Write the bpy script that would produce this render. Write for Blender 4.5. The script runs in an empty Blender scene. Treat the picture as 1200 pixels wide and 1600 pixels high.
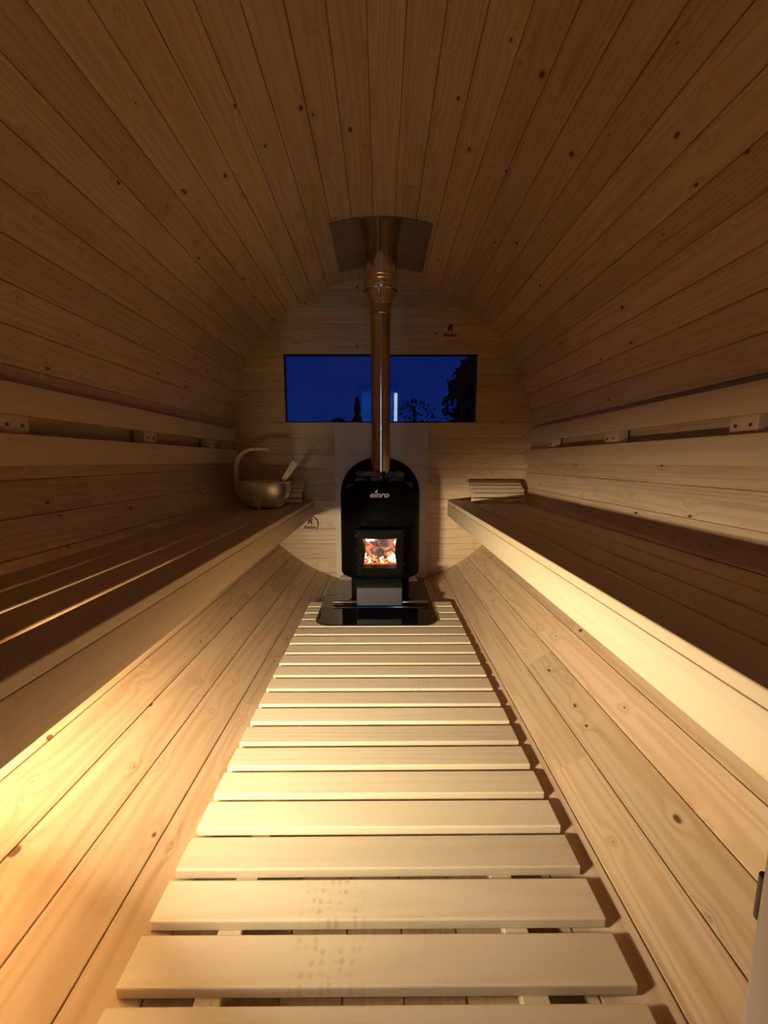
import bpy, bmesh, math, random
from mathutils import Vector, Matrix, noise
rnd = random.Random(7)
PI = math.pi
S = bpy.context.scene
COL = S.collection

# ------------------------------------------------------------------ camera
cam = bpy.data.objects.new('camera', bpy.data.cameras.new('camera'))
COL.objects.link(cam)
cam.data.sensor_fit = 'HORIZONTAL'; cam.data.sensor_width = 36; cam.data.lens = 18.0
cam.data.clip_start = 0.01
cam.location = (0, 0, 0)
cam.rotation_euler = (math.radians(90 - 7.595), 0, math.radians(-0.38))
S.camera = cam

# ------------------------------------------------------------------ world, exposure, lamps
S.view_settings.view_transform = 'Standard'; S.view_settings.look = 'None'
S.view_settings.gamma = 1; S.view_settings.use_curve_mapping = False
S.view_settings.exposure = 0.0
w = bpy.data.worlds.new('dusk_sky'); S.world = w; w.use_nodes = True
nt = w.node_tree; nt.nodes.clear()
tc = nt.nodes.new('ShaderNodeTexCoord'); sx = nt.nodes.new('ShaderNodeSeparateXYZ')
cr = nt.nodes.new('ShaderNodeValToRGB'); bg = nt.nodes.new('ShaderNodeBackground'); wo = nt.nodes.new('ShaderNodeOutputWorld')
nt.links.new(tc.outputs['Generated'], sx.inputs[0]); nt.links.new(sx.outputs['Z'], cr.inputs[0])
cr.color_ramp.elements[0].position = 0.0; cr.color_ramp.elements[0].color = (.0016, .0150, .115, 1)
cr.color_ramp.elements[1].position = 0.5; cr.color_ramp.elements[1].color = (.0006, .0060, .075, 1)
nt.links.new(cr.outputs[0], bg.inputs[0]); nt.links.new(bg.outputs[0], wo.inputs[0])
bg.inputs[1].default_value = 1.0

LAMP_POS = Vector((-.70, .30, -.445)); LAMP_DIR = Vector((.52, .85, 0)).normalized()
la = bpy.data.lights.new('strip_light', 'AREA'); la.shape = 'RECTANGLE'; la.size = .20; la.size_y = .046
la.energy = 28.5; la.color = (1.0, .85, .58); la.spread = math.radians(130)
lo = bpy.data.objects.new('strip_light', la); COL.objects.link(lo)
lo.location = LAMP_POS; lo.rotation_euler = LAMP_DIR.to_track_quat('-Z', 'Y').to_euler()

# ------------------------------------------------------------------ helpers
def mesh_obj(name, verts, faces, mat=None, parent=None, smooth=False):
    me = bpy.data.meshes.new(name); me.from_pydata([tuple(v) for v in verts], [], faces); me.update()
    o = bpy.data.objects.new(name, me); COL.objects.link(o)
    if mat: me.materials.append(mat)
    if parent: o.parent = parent
    if smooth:
        for p in me.polygons: p.use_smooth = True
    return o
def fix(o, smooth=None, angle=None):
    bm = bmesh.new(); bm.from_mesh(o.data); bmesh.ops.recalc_face_normals(bm, faces=bm.faces[:])
    if angle is not None:
        for f in bm.faces: f.smooth = True
        for e in bm.edges:
            if len(e.link_faces) == 2 and e.calc_face_angle(0) > angle: e.smooth = False
    bm.to_mesh(o.data); bm.free(); return o
def share(name, me, mat=None, parent=None):
    o = bpy.data.objects.new(name, me); COL.objects.link(o)
    if parent: o.parent = parent
    if mat and not me.materials: me.materials.append(mat)
    return o
def empty(name, loc=(0, 0, 0), parent=None):
    o = bpy.data.objects.new(name, None); COL.objects.link(o); o.location = loc
    o.empty_display_size = .1
    if parent: o.parent = parent
    return o
def tag(o, label=None, cat=None, group=None, kind=None):
    if label: o['label'] = label
    if cat: o['category'] = cat
    if group: o['group'] = group
    if kind: o['kind'] = kind
    return o
def bm_obj(name, bm, mat=None, parent=None, angle=None, loc=None):
    me = bpy.data.meshes.new(name)
    bmesh.ops.recalc_face_normals(bm, faces=bm.faces[:])
    if angle is not None:
        for f in bm.faces: f.smooth = True
        for e in bm.edges:
            if len(e.link_faces) == 2 and e.calc_face_angle(0) > angle: e.smooth = False
    bm.to_mesh(me); bm.free()
    o = bpy.data.objects.new(name, me); COL.objects.link(o)
    if mat: me.materials.append(mat)
    if parent: o.parent = parent
    if loc is not None: o.location = loc
    return o
def bm_box(bm, x0, x1, y0, y1, z0, z1, bev=0, seg=1):
    r = bmesh.ops.create_cube(bm, size=1)
    for v in r['verts']:
        v.co = Vector(((x0 + x1) / 2 + v.co.x * (x1 - x0), (y0 + y1) / 2 + v.co.y * (y1 - y0), (z0 + z1) / 2 + v.co.z * (z1 - z0)))
    if bev:
        es = list({e for v in r['verts'] for e in v.link_edges})
        bmesh.ops.bevel(bm, geom=es, offset=bev, segments=seg, affect='EDGES', profile=.5)
def box(name, x0, x1, y0, y1, z0, z1, mat, parent=None, bev=0.002, seg=1, local=False):
    """a bevelled box whose origin is its own centre"""
    c = Vector(((x0 + x1) / 2, (y0 + y1) / 2, (z0 + z1) / 2))
    bm = bmesh.new(); bm_box(bm, x0 - c.x, x1 - c.x, y0 - c.y, y1 - c.y, z0 - c.z, z1 - c.z, bev, seg)
    o = bm_obj(name, bm, mat, parent, angle=.6)
    o.location = c - (parent.location if parent else Vector())
    return o
def lathe(profile, n=48):
    verts = []; faces = []
    for (r, z) in profile:
        for k in range(n):
            a = 2 * PI * k / n; verts.append((r * math.cos(a), r * math.sin(a), z))
    for i in range(len(profile) - 1):
        for k in range(n):
            a = i * n + k; b = i * n + (k + 1) % n
            faces.append((a, b, b + n, a + n))
    return verts, faces
def tube(points, r, n=10):
    """round tube along points, capped"""
    verts = []; faces = []
    P = [Vector(p) for p in points]
    for i, p in enumerate(P):
        t = (P[min(i + 1, len(P) - 1)] - P[max(i - 1, 0)]).normalized()
        u = t.cross(Vector((0, 0, 1)));
        if u.length < .01: u = t.cross(Vector((0, 1, 0)))
        u.normalize(); v = t.cross(u)
        for k in range(n):
            a = 2 * PI * k / n; verts.append(p + u * r * math.cos(a) + v * r * math.sin(a))
    for i in range(len(P) - 1):
        for k in range(n):
            a = i * n + k; b = i * n + (k + 1) % n; faces.append((a, b, b + n, a + n))
    faces.append(tuple(range(n))); faces.append(tuple(range((len(P) - 1) * n, len(P) * n)))
    return verts, faces

# ------------------------------------------------------------------ materials
def new_mat(name):
    m = bpy.data.materials.new(name); m.use_nodes = True
    return m, m.node_tree, m.node_tree.nodes['Principled BSDF']
def math_node(nt, op, a, b=None, c=None):
    n = nt.nodes.new('ShaderNodeMath'); n.operation = op
    for i, x in enumerate((a, b, c)):
        if x is None: continue
        if isinstance(x, (int, float)): n.inputs[i].default_value = x
        else: nt.links.new(x, n.inputs[i])
    return n.outputs[0]
def mixc(nt, fac, a, b, mode='MIX'):
    n = nt.nodes.new('ShaderNodeMix'); n.data_type = 'RGBA'; n.blend_type = mode
    if isinstance(fac, (int, float)): n.inputs[0].default_value = fac
    else: nt.links.new(fac, n.inputs[0])
    for i, x in ((6, a), (7, b)):
        if isinstance(x, tuple): n.inputs[i].default_value = x if len(x) == 4 else x + (1,)
        else: nt.links.new(x, n.inputs[i])
    return n.outputs[2]
def wood(name, light, dark, line=.35, knots=1.0, rough=.42, stains=False):
    """grain runs along local Y; object colour gives each board its own tone (R) and its own cut (G, B)"""
    m, nt, bs = new_mat(name); L = nt.links
    tc = nt.nodes.new('ShaderNodeTexCoord'); oi = nt.nodes.new('ShaderNodeObjectInfo')
    sc = nt.nodes.new('ShaderNodeSeparateColor'); L.new(oi.outputs['Color'], sc.inputs[0])
    sp = nt.nodes.new('ShaderNodeSeparateXYZ'); L.new(tc.outputs['Object'], sp.inputs[0])
    x = math_node(nt, 'ADD', sp.outputs[0], math_node(nt, 'MULTIPLY', sc.outputs[1], 17.0))
    y = math_node(nt, 'ADD', sp.outputs[1], math_node(nt, 'MULTIPLY', sc.outputs[2], 23.0))
    z = sp.outputs[2]
    def comb(fx, fy, fz):
        c = nt.nodes.new('ShaderNodeCombineXYZ')
        L.new(math_node(nt, 'MULTIPLY', x, fx), c.inputs[0]); L.new(math_node(nt, 'MULTIPLY', y, fy), c.inputs[1])
        L.new(math_node(nt, 'MULTIPLY', z, fz), c.inputs[2]); return c.outputs[0]
    def noi(vec, detail=2, rough_=.5):
        n = nt.nodes.new('ShaderNodeTexNoise'); n.inputs['Scale'].default_value = 1; n.inputs['Detail'].default_value = detail
        n.inputs['Roughness'].default_value = rough_; L.new(vec, n.inputs['Vector']); return n.outputs['Fac']
    # knots: one random point per cell of a plane laid along the board
    vo = nt.nodes.new('ShaderNodeTexVoronoi'); vo.voronoi_dimensions = '2D'; vo.inputs['Scale'].default_value = 1
    L.new(comb(7.0, 4.6, 0), vo.inputs['Vector'])
    wob = noi(comb(30, 30, 30), 2)
    d = math_node(nt, 'ADD', vo.outputs['Distance'], math_node(nt, 'MULTIPLY', math_node(nt, 'SUBTRACT', wob, .5), .05))
    vs = nt.nodes.new('ShaderNodeSeparateColor'); L.new(vo.outputs['Color'], vs.inputs[0])
    size = math_node(nt, 'MULTIPLY_ADD', vs.outputs[0], .085, -.038)
    core = nt.nodes.new('ShaderNodeMapRange'); core.interpolation_type = 'SMOOTHSTEP'
    L.new(math_node(nt, 'SUBTRACT', d, size), core.inputs[0]); core.inputs[1].default_value = -.008; core.inputs[2].default_value = .016
    core.inputs[3].default_value = 1; core.inputs[4].default_value = 0
    bulge = math_node(nt, 'EXPONENT', math_node(nt, 'MULTIPLY', d, -13.0))
    f = math_node(nt, 'ADD', noi(comb(10, .32, 10), 1.5), math_node(nt, 'MULTIPLY', bulge, .16 * knots))
    rings = math_node(nt, 'MULTIPLY_ADD', math_node(nt, 'SINE', math_node(nt, 'MULTIPLY', f, 78.0)), .5, .5)
    rings = math_node(nt, 'POWER', rings, 1.6)
    fine = noi(comb(230, 5, 230), 3, .6)
    broad = noi(comb(9, .8, 9), 3)
    fac = math_node(nt, 'ADD', math_node(nt, 'MULTIPLY', rings, line), math_node(nt, 'MULTIPLY', math_node(nt, 'SUBTRACT', fine, .45), line * .9))
    br = nt.nodes.new('ShaderNodeMapRange'); L.new(broad, br.inputs[0]); br.inputs[1].default_value = .35; br.inputs[2].default_value = .75
    br.inputs[3].default_value = 0; br.inputs[4].default_value = .55
    fac = math_node(nt, 'ADD', fac, math_node(nt, 'MULTIPLY', br.outputs[0], line))
    fac = math_node(nt, 'ADD', fac, math_node(nt, 'MULTIPLY', bulge, .22 * knots)); 
    st = nt.nodes.new('ShaderNodeMapRange'); L.new(noi(comb(34, 1.5, 34), 2), st.inputs[0]); st.inputs[1].default_value = .60; st.inputs[2].default_value = .78
    st.inputs[3].default_value = 0; st.inputs[4].default_value = .45 * knots
    fac = math_node(nt, 'ADD', fac, st.outputs[0])
    cl = nt.nodes.new('ShaderNodeClamp'); L.new(fac, cl.inputs[0])
    col = mixc(nt, cl.outputs[0], light, dark)
    if knots: col = mixc(nt, math_node(nt, 'MULTIPLY', core.outputs[0], 1.0 * knots), col, (.17, .075, .035))
    # thin dark resin checks here and there
    ck = noi(comb(110, 1.6, 60), 1)
    cm = nt.nodes.new('ShaderNodeMapRange'); L.new(ck, cm.inputs[0]); cm.inputs[1].default_value = .80; cm.inputs[2].default_value = .84
    cm.inputs[3].default_value = 0; cm.inputs[4].default_value = .6 * min(1, knots + .1)
    col = mixc(nt, cm.outputs[0], col, (.12, .05, .02))
    if stains:
        v2 = nt.nodes.new('ShaderNodeTexVoronoi'); v2.voronoi_dimensions = '2D'; v2.inputs['Scale'].default_value = 1; v2.inputs['Randomness'].default_value = .45
        c2 = nt.nodes.new('ShaderNodeCombineXYZ'); L.new(math_node(nt, 'MULTIPLY', sp.outputs[0], 62), c2.inputs[0]); L.new(math_node(nt, 'MULTIPLY', sp.outputs[1], 62), c2.inputs[1])
        L.new(c2.outputs[0], v2.inputs['Vector'])
        dot = nt.nodes.new('ShaderNodeMapRange'); L.new(v2.outputs['Distance'], dot.inputs[0]); dot.inputs[1].default_value = .22; dot.inputs[2].default_value = .36
        dot.inputs[3].default_value = 1; dot.inputs[4].default_value = 0
        dx = math_node(nt, 'DIVIDE', math_node(nt, 'ABSOLUTE', math_node(nt, 'SUBTRACT', sp.outputs[1], stains[0])), stains[1])
        mk = nt.nodes.new('ShaderNodeMapRange'); L.new(dx, mk.inputs[0]); mk.inputs[1].default_value = .7; mk.inputs[2].default_value = 1; mk.inputs[3].default_value = .28; mk.inputs[4].default_value = 0
        patch = noi(comb(40, 40, 0), 2)
        pm = nt.nodes.new('ShaderNodeMapRange'); L.new(patch, pm.inputs[0]); pm.inputs[1].default_value = .42; pm.inputs[2].default_value = .6
        col = mixc(nt, math_node(nt, 'MULTIPLY', math_node(nt, 'MULTIPLY', dot.outputs[0], mk.outputs[0]), pm.outputs[0]), col, (.30, .19, .10))
    tone = math_node(nt, 'MULTIPLY_ADD', sc.outputs[0], .22, .86)
    vm = nt.nodes.new('ShaderNodeVectorMath'); vm.operation = 'SCALE'; L.new(col, vm.inputs[0]); L.new(tone, vm.inputs['Scale'])
    L.new(vm.outputs[0], bs.inputs['Base Color'])
    bs.inputs['Roughness'].default_value = rough; bs.inputs['Specular IOR Level'].default_value = .35
    bp = nt.nodes.new('ShaderNodeBump'); bp.inputs['Strength'].default_value = .25; bp.inputs['Distance'].default_value = .0006
    L.new(math_node(nt, 'ADD', fine, rings), bp.inputs['Height']); L.new(bp.outputs[0], bs.inputs['Normal'])
    return m
def tint(o, tone=None):
    o.color = (rnd.random() if tone is None else tone, rnd.random(), rnd.random(), 1); return o
def metal(name, col, rough=.2, metallic=1.0, noise_amt=.05, scale=30):
    m, nt, bs = new_mat(name)
    tc = nt.nodes.new('ShaderNodeTexCoord'); n = nt.nodes.new('ShaderNodeTexNoise'); n.inputs['Scale'].default_value = scale; n.inputs['Detail'].default_value = 3
    nt.links.new(tc.outputs['Object'], n.inputs['Vector'])
    r = math_node(nt, 'MULTIPLY_ADD', n.outputs['Fac'], noise_amt * 2, rough - noise_amt)
    nt.links.new(r, bs.inputs['Roughness'])
    c = mixc(nt, n.outputs['Fac'], tuple(v * .9 for v in col), tuple(min(1, v * 1.08) for v in col)); nt.links.new(c, bs.inputs['Base Color'])
    bs.inputs['Metallic'].default_value = metallic
    return m
def emis(name, c0, c1, s0, s1, scale=25):
    m, nt, bs = new_mat(name)
    tc = nt.nodes.new('ShaderNodeTexCoord'); n = nt.nodes.new('ShaderNodeTexNoise'); n.inputs['Scale'].default_value = scale; n.inputs['Detail'].default_value = 3
    nt.links.new(tc.outputs['Object'], n.inputs['Vector'])
    mr = nt.nodes.new('ShaderNodeMapRange'); nt.links.new(n.outputs['Fac'], mr.inputs[0]); mr.inputs[1].default_value = .4; mr.inputs[2].default_value = .62
    nt.links.new(mixc(nt, mr.outputs[0], c0, c1), bs.inputs['Emission Color'])
    nt.links.new(math_node(nt, 'MULTIPLY_ADD', mr.outputs[0], s1 - s0, s0), bs.inputs['Emission Strength'])
    bs.inputs['Base Color'].default_value = (.02, .01, .01, 1)
    return m
def glassy(name, tintc=(.96, .98, 1), refl=1.0):
    m = bpy.data.materials.new(name); m.use_nodes = True; nt = m.node_tree; nt.nodes.clear()
    t = nt.nodes.new('ShaderNodeBsdfTransparent'); t.inputs[0].default_value = tintc + (1,)
    g = nt.nodes.new('ShaderNodeBsdfGlossy'); g.inputs['Roughness'].default_value = .01
    fr = nt.nodes.new('ShaderNodeFresnel'); fr.inputs[0].default_value = 1.5
    mx = nt.nodes.new('ShaderNodeMixShader'); o = nt.nodes.new('ShaderNodeOutputMaterial')
    nt.links.new(math_node(nt, 'MULTIPLY', fr.outputs[0], refl), mx.inputs[0])
    nt.links.new(t.outputs[0], mx.inputs[1]); nt.links.new(g.outputs[0], mx.inputs[2]); nt.links.new(mx.outputs[0], o.inputs[0])
    return m

M_SPRUCE = wood('spruce_planks', (.70, .52, .34), (.45, .26, .115), line=.34)
M_BENCH = wood('pale_bench_wood', (.70, .55, .37), (.56, .39, .23), line=.20, knots=0, rough=.5)
M_DECK = wood('alder_slats', (.78, .66, .48), (.62, .48, .31), line=.20, knots=0, rough=.5)
M_DECKS = wood('stained_slats', (.78, .66, .48), (.62, .48, .31), line=.20, knots=0, rough=.5, stains=(-.085, .07))
M_DECKT = wood('far_stained_slats', (.78, .66, .48), (.62, .48, .31), line=.20, knots=0, rough=.5, stains=(.15, .05))
M_PIPE = metal('heat_tinted_steel', (.56, .44, .32), .15, noise_amt=.03)
M_STEEL = metal('bright_steel', (.74, .66, .56), .13, noise_amt=.03)
M_PLATE = metal('flashing_steel', (.55, .47, .38), .10, noise_amt=.02, scale=6)
M_BOWL = metal('brushed_bowl_steel', (.74, .68, .56), .36, .88, noise_amt=.01)
M_CHROME = metal('chrome', (.86, .87, .9), .08, noise_amt=.02)
M_BLACK = metal('black_stove_paint', (.004, .0035, .003), .55, 0.0); M_BLACK.node_tree.nodes['Principled BSDF'].inputs['Specular IOR Level'].default_value = .03
M_GREY = metal('grey_steel', (.040, .040, .042), .45, .2)
M_BRICK = metal('firebrick', (.62, .36, .2), .9, 0)
M_BOARD = metal('fibre_board', (.62, .54, .44), .6, 0, scale=60)
M_WHITE = metal('white_paint', (.70, .68, .62), .45, 0)
M_STONE = metal('sauna_stone', (.15, .13, .10), .85, 0, scale=60)
M_LOGO = metal('silver_print', (.75, .68, .62), .4, .2)
M_INK = metal('burnt_ink', (.035, .014, .006), .7, 0)
M_SCREW = metal('screw_steel', (.16, .10, .06), .4, .6)
M_LOG = metal('charred_log', (.09, .065, .07), .8, 0, scale=40)
M_GLASS = glassy('window_glass', refl=1.3)
M_FGLASS = glassy('fire_glass', (1, .97, .93))
M_FRAME = metal('dark_window_frame', (.02, .018, .02), .5, 0)
M_LEAF = metal('night_foliage', (.012, .018, .010), .9, 0)
M_BARK = metal('night_bark', (.02, .015, .01), .9, 0)
M_GRASS = metal('night_grass', (.02, .03, .012), .9, 0, scale=3)
mm, nt_, bs_ = new_mat('dark_floor_glass'); bs_.inputs['Base Color'].default_value = (.006, .006, .006, 1); bs_.inputs['Roughness'].default_value = .03
bs_.inputs['IOR'].default_value = 1.9; M_FLOORGLASS = mm
M_FLAME = emis('flame', (1, .42, .12), (1, .84, .60), 2.5, 12.0, 30)
M_EMBER = emis('embers', (.25, .02, .005), (1, .32, .12), .05, 3.2, 45)
M_HOTLOG = emis('hot_log', (.30, .17, .19), (1, .34, .16), .30, .9, 16)

# ------------------------------------------------------------------ structure: the barrel
R = 1.10; CZ = .157; D = 2.857; Y0 = .20
def board_mesh(name, wdt, length, t, ch=.0016, chd=.004, wout=None, mat=M_SPRUCE):
    """board along local Y, its show face at local z = 0, long edges eased"""
    h = wdt / 2; ho = (wout or wdt) / 2; L = length / 2
    prof = [(-ho, -t), (-h, -chd - .001), (-h + ch, -.0008), (-h + ch * 1.8, 0), (h - ch * 1.8, 0), (h - ch, -.0008), (h, -chd - .001), (ho, -t)]
    v = [(x, -L, z) for x, z in prof] + [(x, L, z) for x, z in prof]; n = len(prof)
    f = [(i, (i + 1) % n, n + (i + 1) % n, n + i) for i in range(n)] + [tuple(range(n))[::-1], tuple(range(n, 2 * n))]
    me = bpy.data.meshes.new(name); me.from_pydata(v, [], f); me.update(); me.materials.append(mat)
    bm = bmesh.new(); bm.from_mesh(me); bmesh.ops.recalc_face_normals(bm, faces=bm.faces[:]); bm.to_mesh(me); bm.free()
    return me
wall_left = tag(empty('wall_left'), kind='structure'); wall_right = tag(empty('wall_right'), kind='structure')
ceiling = tag(empty('ceiling'), kind='structure'); floor = tag(empty('floor'), kind='structure')
wall_back = tag(empty('wall_back'), kind='structure'); wall_front = tag(empty('wall_front'), kind='structure')
seams = [24.85 + 5.825 * k for k in range(54)] + [333.6 + (51.25 / 9) * k for k in range(1, 9)]
seams = sorted(seams); seams.append(seams[0] + 360)
cache = {}
def place(o, origin, xa, ya, za):
    m = Matrix((xa, ya, za)).transposed().to_4x4(); m.translation = origin; o.matrix_world = m
T = .042
for a0, a1 in zip(seams, seams[1:]):
    half = math.radians((a1 - a0) / 2); a = math.radians((a0 + a1) / 2); mid = math.degrees(a) % 360
    par = floor if (mid > 333 or mid < 25) else wall_right if mid < 125 else wall_left if mid > 235 else ceiling
    n = Vector((math.sin(a), 0, -math.cos(a)))
    o0 = Vector((0, 0, CZ)) + n * R * math.cos(half)
    splits = [Y0, D]
    if rnd.random() < .55: splits.insert(1, rnd.uniform(.7, 2.3))
    for s0, s1 in zip(splits, splits[1:]):
        key = (round(half, 5), round(s1 - s0, 3))
        if key not in cache:
            cache[key] = board_mesh('plank', 2 * R * math.sin(half), s1 - s0, T, wout=2 * (R + T) * math.sin(half))
        o = share('plank', cache[key], parent=par); tint(o)
        place(o, o0 + Vector((0, (s0 + s1) / 2, 0)), Vector((0, 1, 0)).cross(-n), Vector((0, 1, 0)), -n)

# back wall: horizontal boards, the window cut through them
WX0, WX1, WZ0, WZ1 = -.697, .688, .277, .754
P = .1126
def hboard(par, x0, x1, z0, z1, y, t=.042, nrm=-1, mat=M_SPRUCE):
    """horizontal board facing the room; local Y runs along world X"""
    wd = z1 - z0; key = ('h', round(wd, 4), round(x1 - x0, 3))
    if key not in cache: cache[key] = board_mesh('plank', wd, x1 - x0, t)
    o = share('plank', cache[key], parent=par); tint(o)
    za = Vector((0, nrm, 0)); ya = Vector((1, 0, 0)); xa = ya.cross(za)
    place(o, Vector(((x0 + x1) / 2, y, (z0 + z1) / 2)), xa, ya, za); return o
def chord(z0, z1, rr=R + .035):
    zz = 0 if (z0 - CZ) * (z1 - CZ) < 0 else min(abs(z0 - CZ), abs(z1 - CZ))
    return math.sqrt(max(rr * rr - zz * zz, 0.0004))
k0 = -11
for k in range(k0, 9):
    z0 = .277 + P * k; z1 = z0 + P
    if z0 > CZ + R or z1 < CZ - R: continue
    c = chord(z0, z1)
    if z1 <= WZ0 + .001 or z0 >= WZ1:
        s = rnd.uniform(-.5, .5)
        if rnd.random() < .5 and c > .7: hboard(wall_back, -c, s, z0, z1, D); hboard(wall_back, s, c, z0, z1, D)
        else: hboard(wall_back, -c, c, z0, z1, D)
    elif z1 <= WZ1: hboard(wall_back, -c, WX0, z0, z1, D); hboard(wall_back, WX1, c, z0, z1, D)
    else:   # the board notched for the window head
        v = []; f = []
        for (xa_, xb_, za_, zb_) in ((-c, WX0, z0, z1), (WX0, WX1, WZ1, z1), (WX1, c, z0, z1)):
            b = len(v); zt = zb_ - .0016; zl = za_ + (.0016 if za_ == z0 else 0); wx = za_ - (z0 + z1) / 2
            pr = [(zl, 0), (zt, 0), (zb_, -.005), (zb_, -.042), (za_, -.042), (za_, -.005)]
            v += [(-(q - (z0 + z1) / 2) , xa_, w_) for q, w_ in pr] + [(-(q - (z0 + z1) / 2), xb_, w_) for q, w_ in pr]
            f += [tuple(b + i for i in (j, (j + 1) % 6, 6 + (j + 1) % 6, 6 + j)) for j in range(6)]
            f += [tuple(b + i for i in range(6)), tuple(b + 6 + i for i in range(6))]
        o = mesh_obj('plank', v, f, M_SPRUCE, wall_back); fix(o); tint(o)
        za = Vector((0, -1, 0)); ya = Vector((1, 0, 0))
        place(o, Vector((0, D, (z0 + z1) / 2)), ya.cross(za), ya, za)

# window: dark frame and one pane
win = tag(empty('window_1', (0, D + .012, .51)), kind='structure')
bm = bmesh.new(); fw = .008
for (a, b, c, d) in ((WX0, WX1, WZ1 - fw, WZ1), (WX0, WX1, WZ0, WZ0 + fw), (WX0, WX0 + fw, WZ0 + fw, WZ1 - fw), (WX1 - fw, WX1, WZ0 + fw, WZ1 - fw)):
    bm_box(bm, a, b, -.006, .028, c - .51, d - .51)
bm_obj('window_frame', bm, M_FRAME, win)
mesh_obj('pane', [(WX0 + fw, .004, WZ0 + fw - .51), (WX1 - fw, .004, WZ0 + fw - .51), (WX1 - fw, .004, WZ1 - fw - .51), (WX0 + fw, .004, WZ1 - fw - .51)], [(0, 1, 2, 3)], M_GLASS, win)

# front wall with the doorway the camera stands in
DX0, DX1, DZ0, DZ1 = -.335, .262, -.80, .99
for k in range(-11, 9):
    z0 = .277 + P * k; z1 = z0 + P
    if z0 > CZ + R or z1 < CZ - R: continue
    c = chord(z0, z1)
    if z1 < DZ0 + .03 or z0 > DZ1 - .03: hboard(wall_front, -c, c, z0, z1, Y0, nrm=1)
    else: hboard(wall_front, -c, DX0, z0, z1, Y0, nrm=1); hboard(wall_front, DX1, c, z0, z1, Y0, nrm=1)
door = tag(empty('door_1', (0, .18, .1)), kind='structure')
box('door_frame', DX1 - .027, DX1, .150, .205, DZ0 + .0, DZ1, M_WHITE, door, .004, 2)
box('door_frame', DX0, DX0 + .027, .150, .205, DZ0 + .0, DZ1, M_WHITE, door, .004, 2)
box('door_frame', DX0 + .027, DX1 - .027, .150, .205, DZ1 - .03, DZ1, M_WHITE, door, .004, 2)
box('threshold', DX0 + .027, DX1 - .027, .150, .205, DZ0 - .02, DZ0 + .01, M_WHITE, door, .004, 2)
bm = bmesh.new(); bmesh.ops.create_cone(bm, segments=16, radius1=.004, radius2=.004, depth=.03, cap_ends=True)
bm_obj('hinge', bm, M_GREY, door, angle=.6, loc=Vector((.240, .205, -.272)) - door.location)
leaf = empty('door_leaf', Vector((DX1 + .022, -.02, 0)) - door.location, door)
bm = bmesh.new(); lx = .0175
bm_box(bm, -lx, lx, -.42, -.36, -.88, .86, .004); bm_box(bm, -lx, lx, .08, .145, -.88, .86, .004)
bm_box(bm, -lx, lx, -.36, .08, .78, .86, .004); bm_box(bm, -lx, lx, -.36, .08, -.88, -.76, .004)
me_leaf = bm_obj('leaf_frame', bm, M_WHITE, leaf, angle=.6)
mesh_obj('door_glass', [(0, -.36, -.76), (0, .08, -.76), (0, .08, .78), (0, -.36, .78)], [(0, 1, 2, 3)], M_GLASS, leaf)

# ------------------------------------------------------------------ duckboard
DZ = -.833; TH = .022
duck = tag(empty('duckboard', (0, 1.2, -.853)), 'walkway of pale cross slats on battens along the middle of the curved floor', 'duckboard')
me_s = {}
def deck_slat(x0, x1, y, wd=.070, mat=M_DECK):
    """y is the front edge; local Y of the slat runs along world X"""
    key = (round(x1 - x0, 3), mat.name)
    if key not in me_s:
        b = bmesh.new(); bm_box(b, -wd / 2, wd / 2, -(x1 - x0) / 2, (x1 - x0) / 2, -TH / 2, TH / 2, .0028, 2)
        me = bpy.data.meshes.new('slat'); bmesh.ops.recalc_face_normals(b, faces=b.faces[:])
        for f in b.faces: f.smooth = False
        b.to_mesh(me); b.free(); me.materials.append(mat); me_s[key] = me
    o = share('slat', me_s[key], parent=duck); tint(o)
    o.rotation_euler = (0, 0, -PI / 2 + rnd.uniform(-.002, .002))
    o.location = Vector(((x0 + x1) / 2 + rnd.uniform(-.001, .001), y + wd / 2, DZ - TH / 2)) - duck.location
for k in range(-2, 19):
    y = .508 + .0900 * k
    deck_slat(-.425, .413, y, mat=M_DECKS if k in (0, 1) else M_DECKT if k == 9 else M_DECK)
for k in range(19, 25): deck_slat(-.30, .25, .508 + .0900 * k)
for xb in (-.278, .247):
    b = tint(box('batten', -.0225, .0225, -1.17, 1.17, -.012, .012, M_DECK, None, .002)); b.parent = duck
    b.location = Vector((xb, 1.40, DZ - TH - .0125)) - duck.location
bearers = [.42, .95, 1.5, 2.1]
for yb in bearers:
    o = tint(box('bearer', -.29, .29, -.02, .02, -.017, .017, M_DECK, None, .002)); o.parent = duck
    o.location = Vector((-.015, yb, DZ - TH - .0425)) - duck.location

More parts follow.
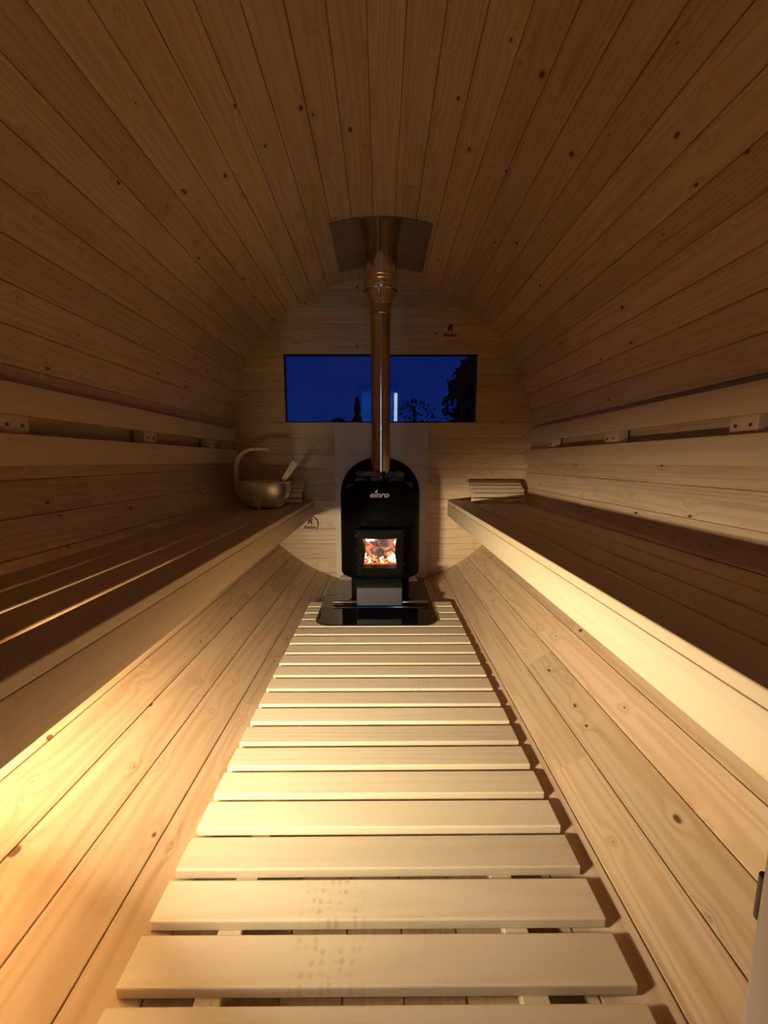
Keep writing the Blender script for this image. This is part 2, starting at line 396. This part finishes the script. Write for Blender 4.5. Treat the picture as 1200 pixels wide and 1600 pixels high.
# ------------------------------------------------------------------ benches and backrests
BZ = -.290
def bench(side, label, x_in):
    t = tag(empty('sauna_bench', (side * .75, 1.53, -.45)), label, 'bench', 'long slatted benches')
    y0, y1 = .215, D - .004; yc = (y0 + y1) / 2; L = y1 - y0
    for k in range(4):
        xa = x_in + .12 * k; wd = .107
        me = cache.setdefault(('bs', wd), None)
        if me is None:
            b = bmesh.new(); bm_box(b, -wd / 2, wd / 2, -L / 2, L / 2, -.026, 0, .004, 3); me = bpy.data.meshes.new('slat')
            bmesh.ops.recalc_face_normals(b, faces=b.faces[:]); b.to_mesh(me); b.free(); me.materials.append(M_BENCH); cache[('bs', wd)] = me
        o = share('slat', me, parent=t); tint(o, rnd.uniform(.3, .7)); o.location = Vector((side * (xa + wd / 2), yc, BZ)) - t.location
    zf = BZ - .0275
    b = bmesh.new(); bm_box(b, -.0125, .0125, -L / 2, L / 2, -.090, 0, .003, 2)
    o = bm_obj('front_board', b, M_BENCH, t, angle=.6); tint(o, .5); o.location = Vector((side * (x_in + .0135), yc, zf)) - t.location
    for yb in (.50, 1.14, 1.78, 2.42, 2.79):
        o = box('cross_beam', -.205, .205, -.022, .022, -.02, .02, M_BENCH, None, .003); o.parent = t; tint(o)
        o.location = Vector((side * (x_in + .235), yb, BZ - .0475)) - t.location
    return t
bench(-1, 'long slatted bench under the bowl, with its front board in shade', .505)
bench(1, 'long slatted bench on the right of the walkway, its front board brightly lit', .492)

def backrest(side, label):
    t = tag(empty('backrest', (side * 1.02, 1.53, .1)), label, 'backrest', 'two-slat backrests')
    y0, y1 = .215, 2.70; yc = (y0 + y1) / 2; L = y1 - y0
    for (zc, x_in, tilt) in ((.170, 1.020, 4), (.030, 1.008, -2)):
        b = bmesh.new(); bm_box(b, -.044, .044, -L / 2, L / 2, -.011, .011, .003, 2)
        o = bm_obj('slat', b, M_BENCH, None, angle=.6); tint(o, rnd.uniform(.4, .7))
        # local z points to the room, local x up
        za = Vector((-side, 0, 0)); za.rotate(Matrix.Rotation(math.radians(tilt * side), 3, 'Y')); ya = Vector((0, 1, 0)); xa = ya.cross(za)
        o.parent = t; m = Matrix((xa, ya, za)).transposed().to_4x4(); m.translation = Vector((side * x_in, yc, zc)) - t.location; o.matrix_local = m
    for yb in (.475, 1.11, 1.75, 2.385):
        b = bmesh.new(); bm_box(b, -.027, .024, -.045, .045, -.095, .105, .003, 2)
        o = bm_obj('block', b, M_BENCH, t, angle=.6); tint(o, .55); o.location = Vector((side * 1.058, yb, .100)) - t.location
        for dy in (-.022, .024):
            b = bmesh.new(); bmesh.ops.create_cone(b, segments=12, radius1=.0052, radius2=.0046, depth=.003, cap_ends=True)
            s = bm_obj('screw', b, M_SCREW, o, angle=.6); s.rotation_euler = (0, PI / 2, 0); s.location = (-side * (.0275 if side > 0 else .0245), dy, 0)
    for o in [c for c in t.children if c.name.startswith('block')]:
        if side < 0:
            o.rotation_euler = (0, 0, PI)
            for s in o.children: s.location = (-.0275, s.location.y, 0)
    return t
backrest(-1, 'two-slat wooden backrest on the wall above the bowl bench')
backrest(1, 'two-slat wooden backrest on the wall opposite the bowl')

# ------------------------------------------------------------------ slatted headrests
def headrest(x0, x1, label):
    t = tag(empty('headrest', ((x0 + x1) / 2, 2.72, BZ)), label, 'headrest', 'slatted headrests')
    P_ = [(2.612, -.288), (2.618, -.252), (2.634, -.218), (2.660, -.188), (2.698, -.166), (2.742, -.153), (2.80, -.148)]
    for i in range(len(P_) - 1):
        (ya_, za_), (yb_, zb_) = P_[i], P_[i + 1]
        c = Vector(((x0 + x1) / 2 + rnd.uniform(-.004, .004), (ya_ + yb_) / 2, (za_ + zb_) / 2)); d = Vector((0, yb_ - ya_, zb_ - za_)); ln = d.length * .74; d.normalize()
        n_ = Vector((1, 0, 0)).cross(d)
        b = bmesh.new(); bm_box(b, -ln / 2, ln / 2, -(x1 - x0) / 2, (x1 - x0) / 2, -.007, .007, .003, 2)
        o = bm_obj('slat', b, M_BENCH, t, angle=.6); tint(o, rnd.uniform(.5, .9))
        ya = Vector((1, 0, 0)); za = n_ if n_.z > 0 else -n_; xa = ya.cross(za)
        m = Matrix((xa, ya, za)).transposed().to_4x4(); m.translation = c - t.location; o.matrix_local = m
    for xr in (x0 + .05, x1 - .05):
        vv = [(2.640, -.289), (2.80, -.289), (2.80, -.163), (2.742, -.168), (2.705, -.181), (2.672, -.2), (2.650, -.225), (2.636, -.255)]
        v = [(sx_, p[0] - 2.72, p[1] - BZ + .0005) for sx_ in (-.009, .009) for p in vv]; n_ = len(vv)
        f = [tuple(range(n_)), tuple(range(n_, 2 * n_))] + [(i, (i + 1) % n_, n_ + (i + 1) % n_, n_ + i) for i in range(n_)]
        o = mesh_obj('runner', v, f, M_BENCH, t); fix(o); tint(o); o.location = (xr - t.location.x, 0, 0)
    return t
headrest(.615, .985, 'curved wooden slatted headrest at the far end of the bench opposite the bowl')
headrest(-.93, -.545, 'curved wooden slatted headrest half hidden behind the steel bowl')

# ------------------------------------------------------------------ bowl with bent wooden handle, ladle
BC = Vector((-.722, 2.38, BZ))
bowl = tag(empty('bowl', BC), 'round steel water bowl with a bent wooden handle on the bench', 'bowl')
pr = [(.0005, .0015), (.075, .0015), (.085, .004), (.110, .020), (.135, .048), (.150, .082), (.156, .120), (.158, .158), (.162, .162), (.1615, .165), (.157, .164), (.153, .120), (.146, .083), (.131, .050), (.106, .023), (.08, .008), (.0005, .006)]
v, f = lathe(pr, 64); o = mesh_obj('bowl_shell', v, f, M_BOWL, bowl); fix(o, angle=.9)
# bent handle strip: up the left side, over to the middle
path = [(-.1665, .085), (-.1685, .13), (-.1695, .20)]
for i in range(0, 10):
    a = PI - (PI / 2) * i / 9; path.append((-.0545 + .115 * math.cos(a), .245 + .115 * math.sin(a)))
path += [(.0, .360), (.040, .356)]
v = []; f = []
for i, (x_, z_) in enumerate(path):
    p0 = path[max(i - 1, 0)]; p1 = path[min(i + 1, len(path) - 1)]
    d = Vector((p1[0] - p0[0], 0, p1[1] - p0[1])).normalized(); n_ = Vector((-d.z, 0, d.x))
    for (s, yy) in ((-.0075, -.016), (.0075, -.016), (.0075, .016), (-.0075, .016)): v.append(Vector((x_, 0, z_)) + n_ * s * 1.15 + Vector((0, yy, 0)))
for i in range(len(path) - 1):
    for j in range(4): a = i * 4 + j; b = i * 4 + (j + 1) % 4; f.append((a, b, b + 4, a + 4))
f += [(0, 1, 2, 3), tuple(range(len(v) - 4, len(v)))]
o = mesh_obj('handle', v, f, M_BENCH, bowl); fix(o, angle=.7); tint(o, .9); o['label'] = 'bent pale wooden handle'
m_ = o.modifiers.new('b', 'BEVEL'); m_.width = .002; m_.segments = 2
b = bmesh.new(); bm_box(b, -.004, .004, -.018, .018, -.014, .014, .001); bm_obj('bracket', b, M_BOWL, bowl, loc=(-.159, 0, .10))
# ladle leaning in the bowl
lad = tag(empty('ladle', BC + Vector((.03, .0, .03))), 'wooden-handled ladle leaning out of the steel bowl', 'ladle')
b = bmesh.new(); bm_box(b, -.005, .005, -.019, .019, 0, .27, .003, 2)
for v_ in b.verts: v_.co.y *= .55 + .55 * (v_.co.z / .27)
lh = bm_obj('handle', b, M_BENCH, lad, angle=.7); tint(lh, .8)
A = Vector((.02, .0, .045)); B = Vector((.192, .0, .285)) - Vector((.03, 0, .03)) + Vector((.004, 0, 0)); dd = (B - A).normalized()
lh.rotation_euler = (Matrix((Vector((0, -1, 0)), dd.cross(Vector((0, -1, 0))), dd)).transposed()).to_euler(); lh.location = A + (B - A) - dd * .27
v, f = lathe([(.0005, 0), (.03, .004), (.042, .018), (.045, .035), (.043, .035), (.04, .019), (.028, .006), (.0005, .003)], 24)
o = mesh_obj('cup', v, f, M_BOWL, lad); fix(o, angle=.9); o.location = (.0, 0, -.012)

# ------------------------------------------------------------------ heat shield, floor glass
o = box('heat_shield', -.340, .337, D - .045, D - .035, -.875, .270, M_BOARD, None, .0015)
tag(o, 'flat beige heat shield board standing behind the stove against the back wall', 'heat shield')
b = bmesh.new(); GX0, GX1, GY0, GY1, rr = -.347, .294, 1.861, 2.57, .080
pts = [(GX0, GY1), (GX0, GY0 + rr)]
for i in range(1, 9): a = PI + (PI / 2) * i / 8; pts.append((GX0 + rr + rr * math.cos(a), GY0 + rr + rr * math.sin(a)))
for i in range(0, 9): a = 1.5 * PI + (PI / 2) * i / 8; pts.append((GX1 - rr + rr * math.cos(a), GY0 + rr + rr * math.sin(a)))
pts.append((GX1, GY1)); n_ = len(pts)
v = [(x_, y_ - 2.1, z_) for z_ in (.0005, .0065) for x_, y_ in pts]
f = [tuple(range(n_)), tuple(range(n_, 2 * n_))] + [(i, (i + 1) % n_, n_ + (i + 1) % n_, n_ + i) for i in range(n_)]
fp = mesh_obj('floor_plate', v, f, M_FLOORGLASS); fix(fp); fp.location = (0, 2.1, DZ)
tag(fp, 'dark glossy plate with rounded front corners lying under the stove', 'floor plate')
PZ = DZ + .0065

# ------------------------------------------------------------------ stove
SX, SY, SR = -.008, 2.43, .25
stove = tag(empty('wood_stove', (SX, SY, PZ)), 'black cylindrical wood-burning stove with a fire behind its small glass door', 'stove')
def L_(x, y, z): return (x - SX, y - SY, z - PZ)
def topz(th):
    x = abs(math.sin(th)) * SR
    if math.cos(th) >= 0:
        if x <= .125: return -.115
        return -.115 + (-.20 + .115) * (x - .125) / (SR - .125)
    return -.20 + .226 * (-math.cos(th)) ** .85
angs = sorted(set([round(-23.6 + 47.2 * i / 8, 3) for i in range(9)] + [round(23.6 + (336.4 - 23.6) * i / 56, 3) for i in range(57)]))
angs = [a for a in angs if a < 336.3]
zb = -.700; lev = [zb, -.609 - .006, -.437 + .006, -.30]
v = []; f = []; NA = len(angs)
rows = 7
for r_ in range(rows):
    for a in angs:
        th = math.radians(a); tz = topz(th)
        z_ = lev[r_] if r_ < 4 else lev[3] + (tz - lev[3]) * (r_ - 3) / 3
        v.append(L_(SX + SR * math.sin(th), SY - SR * math.cos(th), z_))
for r_ in range(rows - 1):
    for i in range(NA):
        j = (i + 1) % NA
        am = (angs[i] + (angs[j] if j else angs[j] + 360)) / 2; am = (am + 180) % 360 - 180
        if r_ == 1 and abs(am) < 23.6: continue
        f.append((r_ * NA + i, r_ * NA + j, (r_ + 1) * NA + j, (r_ + 1) * NA + i))
o = mesh_obj('body', v, f, M_BLACK, stove); fix(o, angle=.6)
md = o.modifiers.new('s', 'SOLIDIFY'); md.thickness = .004; md.offset = -1
# bottom disc and the inner stone tray
def disc(name, r, z, mat, par, th=.004, n=48):
    v, f = lathe([(.0005, 0), (r, 0), (r, th), (.0005, th)], n); o = mesh_obj(name, v, f, mat, par); fix(o, angle=.6); o.location = L_(SX, SY, z); return o
disc('bottom_plate', SR - .012, zb + .004, M_BLACK, stove)
disc('stone_tray', SR - .012, -.215, M_BLACK, stove)
# firebox: five inner faces
fx, fz0, fz1, fy0, fy1 = .108, -.622, -.424, 2.215, 2.56
v = [L_(SX + sx_ * fx, y_, z_) for y_ in (fy0, fy1) for sx_ in (-1, 1) for z_ in (fz0, fz1)]
o = mesh_obj('firebox', v, [(0, 1, 5, 4), (2, 3, 7, 6), (4, 5, 7, 6), (0, 2, 6, 4), (1, 3, 7, 5)], M_BRICK, stove)
# door frame with waisted opening
dfo = []; dfi = []
ow, z0o, z1o, iw, z0i, z1i = .131, -.652, -.392, .099, -.609, -.437
N = 10
for side_ in range(4):
    for i in range(N):
        t_ = i / N
        if side_ == 0: dfo.append((-ow + 2 * ow * t_, z0o)); dfi.append((-iw + 2 * iw * t_, z0i))
        if side_ == 1: dfo.append((ow, z0o + (z1o - z0o) * t_)); dfi.append((iw - .013 * math.sin(PI * t_), z0i + (z1i - z0i) * t_))
        if side_ == 2: dfo.append((ow - 2 * ow * t_, z1o)); dfi.append((iw - 2 * iw * t_, z1i - .002 * math.sin(PI * t_)))
        if side_ == 3: dfo.append((-ow, z1o - (z1o - z0o) * t_)); dfi.append((-iw + .013 * math.sin(PI * t_), z1i - (z1i - z0i) * t_))
n_ = len(dfo); v = []
for (ring, y_) in ((dfo, 2.215), (dfo, 2.136), (dfi, 2.130), (dfi, 2.215)): v += [L_(SX + a, y_, c) for a, c in ring]
f = [(q * n_ + i, q * n_ + (i + 1) % n_, ((q + 1) % 4) * n_ + (i + 1) % n_, ((q + 1) % 4) * n_ + i) for q in range(4) for i in range(n_)]
dr = mesh_obj('door', v, f, M_BLACK, stove); fix(dr, angle=.6)
o = mesh_obj('door_glass', [L_(SX - iw, 2.150, z0i), L_(SX + iw, 2.150, z0i), L_(SX + iw, 2.150, z1i), L_(SX - iw, 2.150, z1i)], [(0, 1, 2, 3)], M_FGLASS, dr)
o = box('hood', -.137, .137, -.010, .05, -.006, .006, M_BLACK, None, .002); o.parent = stove; o.location = L_(SX, 2.128, -.386)
# rivets beside the door
for sx_ in (-1, 1):
    for zz in (-.437, -.523, -.609):
        b = bmesh.new(); bmesh.ops.create_uvsphere(b, u_segments=10, v_segments=6, radius=.0038)
        r_ = bm_obj('rivet', b, M_STEEL, stove, angle=1.5); th = math.radians(33.6) * sx_
        r_.location = L_(SX + (SR + .001) * math.sin(th), SY - (SR + .001) * math.cos(th), zz)
# ash section under the door: drawer front, grey lip, legs, chrome rail
o = box('ash_housing', -.125, .125, -.01, .30, -.035, .045, M_BLACK, None, .003); o.parent = stove; o.location = L_(SX, 2.19, -.755)
gl = box('ash_drawer', -.125, .124, -.02, .14, -.051, .051, M_GREY, None, .003); gl.parent = stove; gl.location = L_(SX - .004, 2.10, -.737); gl['label'] = 'grey drawer front'
for sx_ in (-1, 1):
    for yy in (2.25, 2.46):
        b = bmesh.new(); bm_box(b, -.022, .022, -.022, .022, 0, zb - PZ + .004, .003)
        o = bm_obj('leg', b, M_BLACK, stove, angle=.6); o.location = L_(SX + sx_ * .150, yy, PZ)
v, f = tube([(-.278, 0, 0), (.268, 0, 0)], .0115, 16)
rail = mesh_obj('rail', v, f, M_CHROME, stove); fix(rail, angle=.6); rail.location = L_(-.0, 2.14, -.812); rail['label'] = 'chrome cross rail'
for xs in (-.10, .09):
    b = bmesh.new(); bm_box(b, -.006, .006, 0, .05, -.006, .006, .001); o = bm_obj('rail_bracket', b, M_BLACK, stove); o.location = L_(xs, 2.145, -.807)
# maker's lettering with a flame over the i
def text(name, body, size, mat, par, loc, rot=(PI / 2, 0, 0), shear=.0, ext=.0006, bold=0.0):
    c = bpy.data.curves.new(name, 'FONT'); c.body = body; c.size = size; c.shear = shear; c.extrude = ext; c.align_x = 'CENTER'; c.offset = bold; c.resolution_u = 3
    o = bpy.data.objects.new(name, c); COL.objects.link(o); o.parent = par; o.rotation_euler = rot; o.location = loc; c.materials.append(mat)
    bpy.context.view_layer.update(); me = bpy.data.meshes.new_from_object(o); m = bpy.data.objects.new(name, me); COL.objects.link(m)
    m.parent = par; m.rotation_euler = rot; m.location = loc; bpy.data.objects.remove(o); m.name = name
    return m
o = text('lettering', 'e\u0131nro', .052, M_LOGO, stove, L_(SX - .006, SY - SR - .0035, -.206), shear=.3, bold=.0012); o['label'] = 'silver maker lettering'
o.scale = (.98, .85, 1)
v = [(-.007, 0, 0), (0, 0, -.002), (.007, 0, .003), (.009, 0, .013), (.006, 0, .020), (.003, 0, .013), (-.001, 0, .012), (-.006, 0, .006)]
v = [(a, y_, c) for y_ in (0, .0012) for a, _, c in v]; n_ = 8
f = [tuple(range(n_)), tuple(range(n_, 2 * n_))] + [(i, (i + 1) % n_, n_ + (i + 1) % n_, n_ + i) for i in range(n_)]
o = mesh_obj('flame_mark', v, f, M_LOGO, stove); o.location = L_(SX - .022, SY - SR - .004, -.180)

# flue pipe, insulated chimney, flashing plate
flue = tag(empty('chimney_pipe', (SX + .004, SY, -.105)), 'bronze-tinted flue pipe rising from the stove through the ceiling', 'chimney')
FZ = -.105
pr = [(.0585, z_ - FZ) for z_ in (-.105, .40, .855)] + [(.0615, .86 - FZ), (.0615, .868 - FZ), (.0585, .874 - FZ), (.0585, .918 - FZ)]
v, f = lathe(pr, 48); o = mesh_obj('pipe', v, f, M_PIPE, flue); fix(o, angle=.5)
pr = [(.0585, .915), (.062, .918), (.064, .924), (.092, .982), (.100, .986), (.1015, .992), (.1015, .998), (.098, 1.002)]
v, f = lathe([(a, c - FZ) for a, c in pr], 48); o = mesh_obj('reducer', v, f, M_STEEL, flue); fix(o, angle=.5)
pr = [(.098, 1.002), (.0985, 1.03), (.1015, 1.034), (.1015, 1.040), (.098, 1.044), (.098, 1.052), (.101, 1.056), (.101, 1.062), (.098, 1.066), (.098, 1.45)]
v, f = lathe([(a, c - FZ) for a, c in pr], 64); o = mesh_obj('insulated_pipe', v, f, M_STEEL, flue); fix(o, angle=.5)
NX = 24; v = []; f = []
for i in range(NX + 1):
    x_ = -.268 + .536 * i / NX
    for dr_ in (.010, .008):
        zc = CZ + math.sqrt((R - dr_) ** 2 - x_ * x_); v += [(x_, 2.17, zc - 1.25), (x_, 2.69, zc - 1.25)]
for i in range(NX):
    a = 4 * i; f += [(a, a + 1, a + 5, a + 4), (a + 2, a + 6, a + 7, a + 3), (a, a + 4, a + 6, a + 2), (a + 1, a + 3, a + 7, a + 5)]
f += [(0, 2, 3, 1), (4 * NX, 4 * NX + 1, 4 * NX + 3, 4 * NX + 2)]
o = mesh_obj('flashing_plate', v, f, M_PLATE); fix(o, angle=.6); o.location = (0, 0, 1.25)
tag(o, 'polished curved steel plate on the ceiling around the chimney', 'flashing plate')

# sauna stones
def stone(name, c, s, seed, mat, sub=2):
    b = bmesh.new(); bmesh.ops.create_icosphere(b, subdivisions=sub, radius=1)
    for v_ in b.verts:
        n_ = noise.noise(v_.co * 1.3 + Vector((seed * 3.1, seed, 0))); n2 = noise.noise(v_.co * 3 + Vector((0, seed * 2.7, seed)))
        v_.co *= 1 + .35 * n_ + .12 * n2; v_.co = Vector((v_.co.x * s[0], v_.co.y * s[1], v_.co.z * s[2]))
    o = bm_obj(name, b, mat, None, angle=.5); o.location = c; o.rotation_euler = (rnd.uniform(-.25, .25), rnd.uniform(-.25, .25), rnd.uniform(0, 6)); return o
spots = []
for ring, n_, z_ in ((.178, 11, -.175), (.172, 10, -.118), (.115, 6, -.150), (.115, 6, -.088)):
    for i in range(n_):
        a = 2 * PI * (i + .5 * (z_ > -.12)) / n_ + ring; zz = z_ + .04 * (-math.cos(a)) * 0
        spots.append((ring * math.sin(a), -ring * math.cos(a), z_))
for i, (x_, y_, z_) in enumerate(spots):
    front = y_ < 0
    zz = z_ - (.045 if abs(x_) > .14 and y_ < .1 else .0)
    o = stone('sauna_stone', Vector((SX + x_, SY + y_, zz)), (rnd.uniform(.036, .048), rnd.uniform(.034, .045), rnd.uniform(.020, .027)), i, M_STONE)
    o.parent = None
    tag(o, 'rough grey stone heaped on top of the black stove around the flue', 'stone', 'sauna stones on the stove')
o = stone('sauna_stone', Vector((SX - .055, SY - .125, -.078)), (.078, .045, .022), 77, M_STONE); o.rotation_euler = (0, .05, .1)
tag(o, 'widest flat grey stone at the front of the heap, before the flue', 'stone', 'sauna stones on the stove')

# ------------------------------------------------------------------ fire
def log(c, ln, r, rot, label, seed):
    b = bmesh.new(); bmesh.ops.create_cone(b, segments=9, radius1=r, radius2=r * .92, depth=ln, cap_ends=True)
    bmesh.ops.subdivide_edges(b, edges=[e for e in b.edges if abs(e.verts[0].co.z - e.verts[1].co.z) > ln * .5], cuts=5)
    for v_ in b.verts: v_.co += Vector((v_.co.x, v_.co.y, 0)) * .35 * noise.noise(v_.co * 28 + Vector((seed, 0, 0)))
    o = bm_obj('log', b, M_HOTLOG, None, angle=.5); o.location = c; o.rotation_euler = rot
    return tag(o, label, 'log', 'burning logs')
log(Vector((SX + .035, 2.300, -.500)), .17, .040, (1.15, .0, -.15), 'split log burning uppermost in the stove, seen end-on', 1)
log(Vector((SX - .040, 2.285, -.545)), .19, .028, (1.35, .9, .3), 'charred log lying slanted at the lower left of the fire', 5)
log(Vector((SX - .045, 2.36, -.500)), .17, .026, (1.57, 1.2, .5), 'thin log behind the others at the back of the firebox', 9)
fire = tag(empty('fire', (SX, 2.32, fz0)), 'flames and glowing embers in the firebox behind the stove glass', 'fire')
v = []; f = []; n1, n2 = 26, 22
for i in range(n1 + 1):
    for j in range(n2 + 1):
        x_ = -.104 + .208 * i / n1; y_ = 2.225 + .32 * j / n2
        v.append((x_, y_ - 2.32, .012 + .030 * abs(noise.noise(Vector((x_ * 38, y_ * 38, 3)))) + .012 * j / n2))
for i in range(n1):
    for j in range(n2): a = i * (n2 + 1) + j; f.append((a, a + 1, a + n2 + 2, a + n2 + 1))
o = mesh_obj('embers', v, f, M_EMBER, fire); o['kind'] = 'stuff'
def flame(x_, y_, z_, h, wd, seed):
    v = []; f = []; n_ = 9; K = 8
    for i in range(n_):
        t_ = i / (n_ - 1); r_ = wd * math.sin(PI * min(.12 + .88 * t_, 1)) ** .8 * (1 - .45 * t_) + .0006
        cx = .018 * noise.noise(Vector((seed, t_ * 3, 0))) * t_ * 2; 
        for k in range(K): a = 2 * PI * k / K; rr_ = r_ * (1 + .35 * noise.noise(Vector((seed + k, t_ * 5, 1)))); v.append((cx + rr_ * math.cos(a), .5 * rr_ * math.sin(a), h * t_))
    for i in range(n_ - 1):
        for k in range(K): a = i * K + k; b = i * K + (k + 1) % K; f.append((a, b, b + K, a + K))
    o = mesh_obj('flame', v, f, M_FLAME, fire, smooth=True); o.location = (x_, y_ - 2.32, z_ - fz0)
for a in ((-.07, 2.40, -.52, .095, .022, 1), (-.035, 2.42, -.53, .105, .026, 2), (.0, 2.40, -.54, .10, .014, 3), (.078, 2.27, -.60, .055, .014, 4), (.060, 2.26, -.605, .045, .012, 5),
          (.095, 2.32, -.53, .07, .009, 6), (-.088, 2.25, -.58, .035, .008, 7), (-.065, 2.24, -.605, .03, .007, 8), (.005, 2.26, -.60, .045, .006, 9), (-.01, 2.29, -.54, .06, .008, 10), (-.085, 2.45, -.50, .07, .02, 11), (-.072, 2.25, -.478, .050, .020, 21), (-.045, 2.24, -.472, .045, .016, 22), (.0, 2.26, -.475, .04, .012, 23), (.082, 2.235, -.602, .035, .012, 24)):
    flame(*a)
pl = bpy.data.lights.new('fire_light', 'POINT'); pl.energy = .45; pl.color = (1, .45, .15); pl.shadow_soft_size = .02
po = bpy.data.objects.new('fire_light', pl); COL.objects.link(po); po.location = (SX, 2.33, -.45)

# ------------------------------------------------------------------ printed marks on the back wall boards
def wall_mark(name, x_, z_, s, ring=False):
    m = empty(name, (x_, D - .0004, z_), wall_back)
    text('letter', 'R', .066 * s, M_INK, m, (.0, 0, .004 * s), shear=.3, ext=.0003, bold=.002)
    t2 = text('lettering', 'Relax', .034 * s, M_INK, m, (0, 0, -.030 * s), shear=.3, ext=.0003, bold=.001); t2.scale = (1.25, .9, 1)
    if ring:
        v = []; f = []; n_ = 28
        for i in range(n_ + 1):
            a = math.radians(100 - 145 * i / n_); wd = .0045 * math.sin(PI * (i + .7) / (n_ + 1.4)) + .0006
            for q in (-wd, wd): v.append(((.068 + q) * math.cos(a) - .004, 0, (.068 + q) * math.sin(a)))
        for i in range(n_): f.append((2 * i, 2 * i + 1, 2 * i + 3, 2 * i + 2))
        mesh_obj('ring', v, f, M_INK, m)
    return m
wall_mark('printed_mark', .483, .903, 1.0)
wall_mark('printed_mark', -.540, -.475, 1.0, True)

# ------------------------------------------------------------------ lamp under the left bench
lamp = tag(empty('strip_lamp', LAMP_POS), 'small strip lamp fixed under the bench with the bowl, near the door', 'lamp')
q = LAMP_DIR.to_track_quat('-Z', 'Y')
b = bmesh.new(); bm_box(b, -.115, .115, -.025, .025, .004, .018, .001); bm_box(b, -.15, .15, -.031, -.027, -.048, .018, .001); bm_box(b, -.15, .15, .027, .031, -.02, .018, .001); bm_box(b, -.124, -.119, -.027, .027, -.24, .018, .001); o = bm_obj('baffled_housing', b, M_WHITE, lamp); o.rotation_euler = q.to_euler()  # unseen lower and side lips added to keep light off near planks and deck
b = bmesh.new(); bm_box(b, -.006, .006, -.006, .006, .0, .115, .001); o = bm_obj('bracket', b, M_WHITE, lamp); o.location = (-.0, -.014, .012)

# ------------------------------------------------------------------ outdoors
g = mesh_obj('ground', [(-60, -40, -1.15), (60, -40, -1.15), (60, 80, -1.15), (-60, 80, -1.15)], [(0, 1, 2, 3)], M_GRASS); g['kind'] = 'structure'
def tree(x_, y_, h, rx, label, conifer=False, seed=0, low=.25, count=5200):
    r2 = random.Random(seed); t = tag(empty('tree', (x_, y_, -1.15)), label, 'tree', 'trees outside the window')
    v, f = tube([(0, 0, 0), (.05, 0, h * .5), (0, 0, h * .92)], .045 * h ** .5, 8); mesh_obj('trunk', v, f, M_BARK, t)
    v = []; f = []
    for i in range(count):
        u = r2.random(); a = r2.uniform(0, 2 * PI)
        if conifer: zz = h * (.12 + .88 * u); rr_ = rx * (1 - u) * (.6 + .4 * math.sin(u * 46)) * math.sqrt(r2.random()) + .03
        else:
            zz = h * (low + (1 - low) * u); env = math.sqrt(max(0, 1 - (2 * u - 1) ** 2)); rr_ = rx * env * math.sqrt(r2.random()) * (1 + .5 * noise.noise(Vector((math.cos(a) * 1.7, math.sin(a) * 1.7, zz * 1.2 + seed))))
        c = Vector((rr_ * math.cos(a), rr_ * math.sin(a), zz)); s = r2.uniform(.05, .12) * (h / 4) ** .5
        d1 = Vector((r2.gauss(0, 1), r2.gauss(0, 1), r2.gauss(0, 1))).normalized() * s; d2 = d1.orthogonal().normalized() * s * .7
        b0 = len(v); v += [c - d1, c + d2, c + d1, c - d2]; f.append((b0, b0 + 1, b0 + 2, b0 + 3))
    o = mesh_obj('foliage', v, f, M_LEAF, t); o['kind'] = 'stuff'
tree(2.75, 11.0, 4.15, .95, 'dark leafy tree beside the tallest one in the window', seed=3, low=.10)
tree(4.75, 14.5, 6.8, 1.5, 'tallest dark tree, cut off by the window edge', seed=5, low=.05)
tree(2.15, 26.0, 5.1, 1.9, 'faint rounded tree just beside the flue in the window', seed=8, count=600)
tree(-1.35, 22.0, 4.6, .8, 'small pointed conifer low in the window beside the flue', True, seed=11)
tree(-2.9, 26.0, 3.9, 1.2, 'low dark bush top at the bottom edge of the window', seed=14)

house = tag(empty('house_wall', (0, -4.6, 0)), 'dark house wall with a lit glass door, beyond the sauna doorway', 'building')
box('wall', -3, 3, -4.75, -4.62, -1.15, 2.6, M_FRAME, house, .01)
M_LITBLUE = emis('dim_blue_window', (.03, .20, .75), (.04, .26, .85), 1.7, 2.0, 2)
M_LITPALE = emis('pale_lit_window', (.62, .86, 1.0), (.7, .92, 1.0), 13, 15, 2)
box('lit_pane', -.52, .30, -4.62, -4.60, -1.0, 1.80, M_LITBLUE, house, .003)
box('lit_pane', .33, .42, -4.62, -4.60, -1.0, 1.76, M_LITPALE, house, .003)
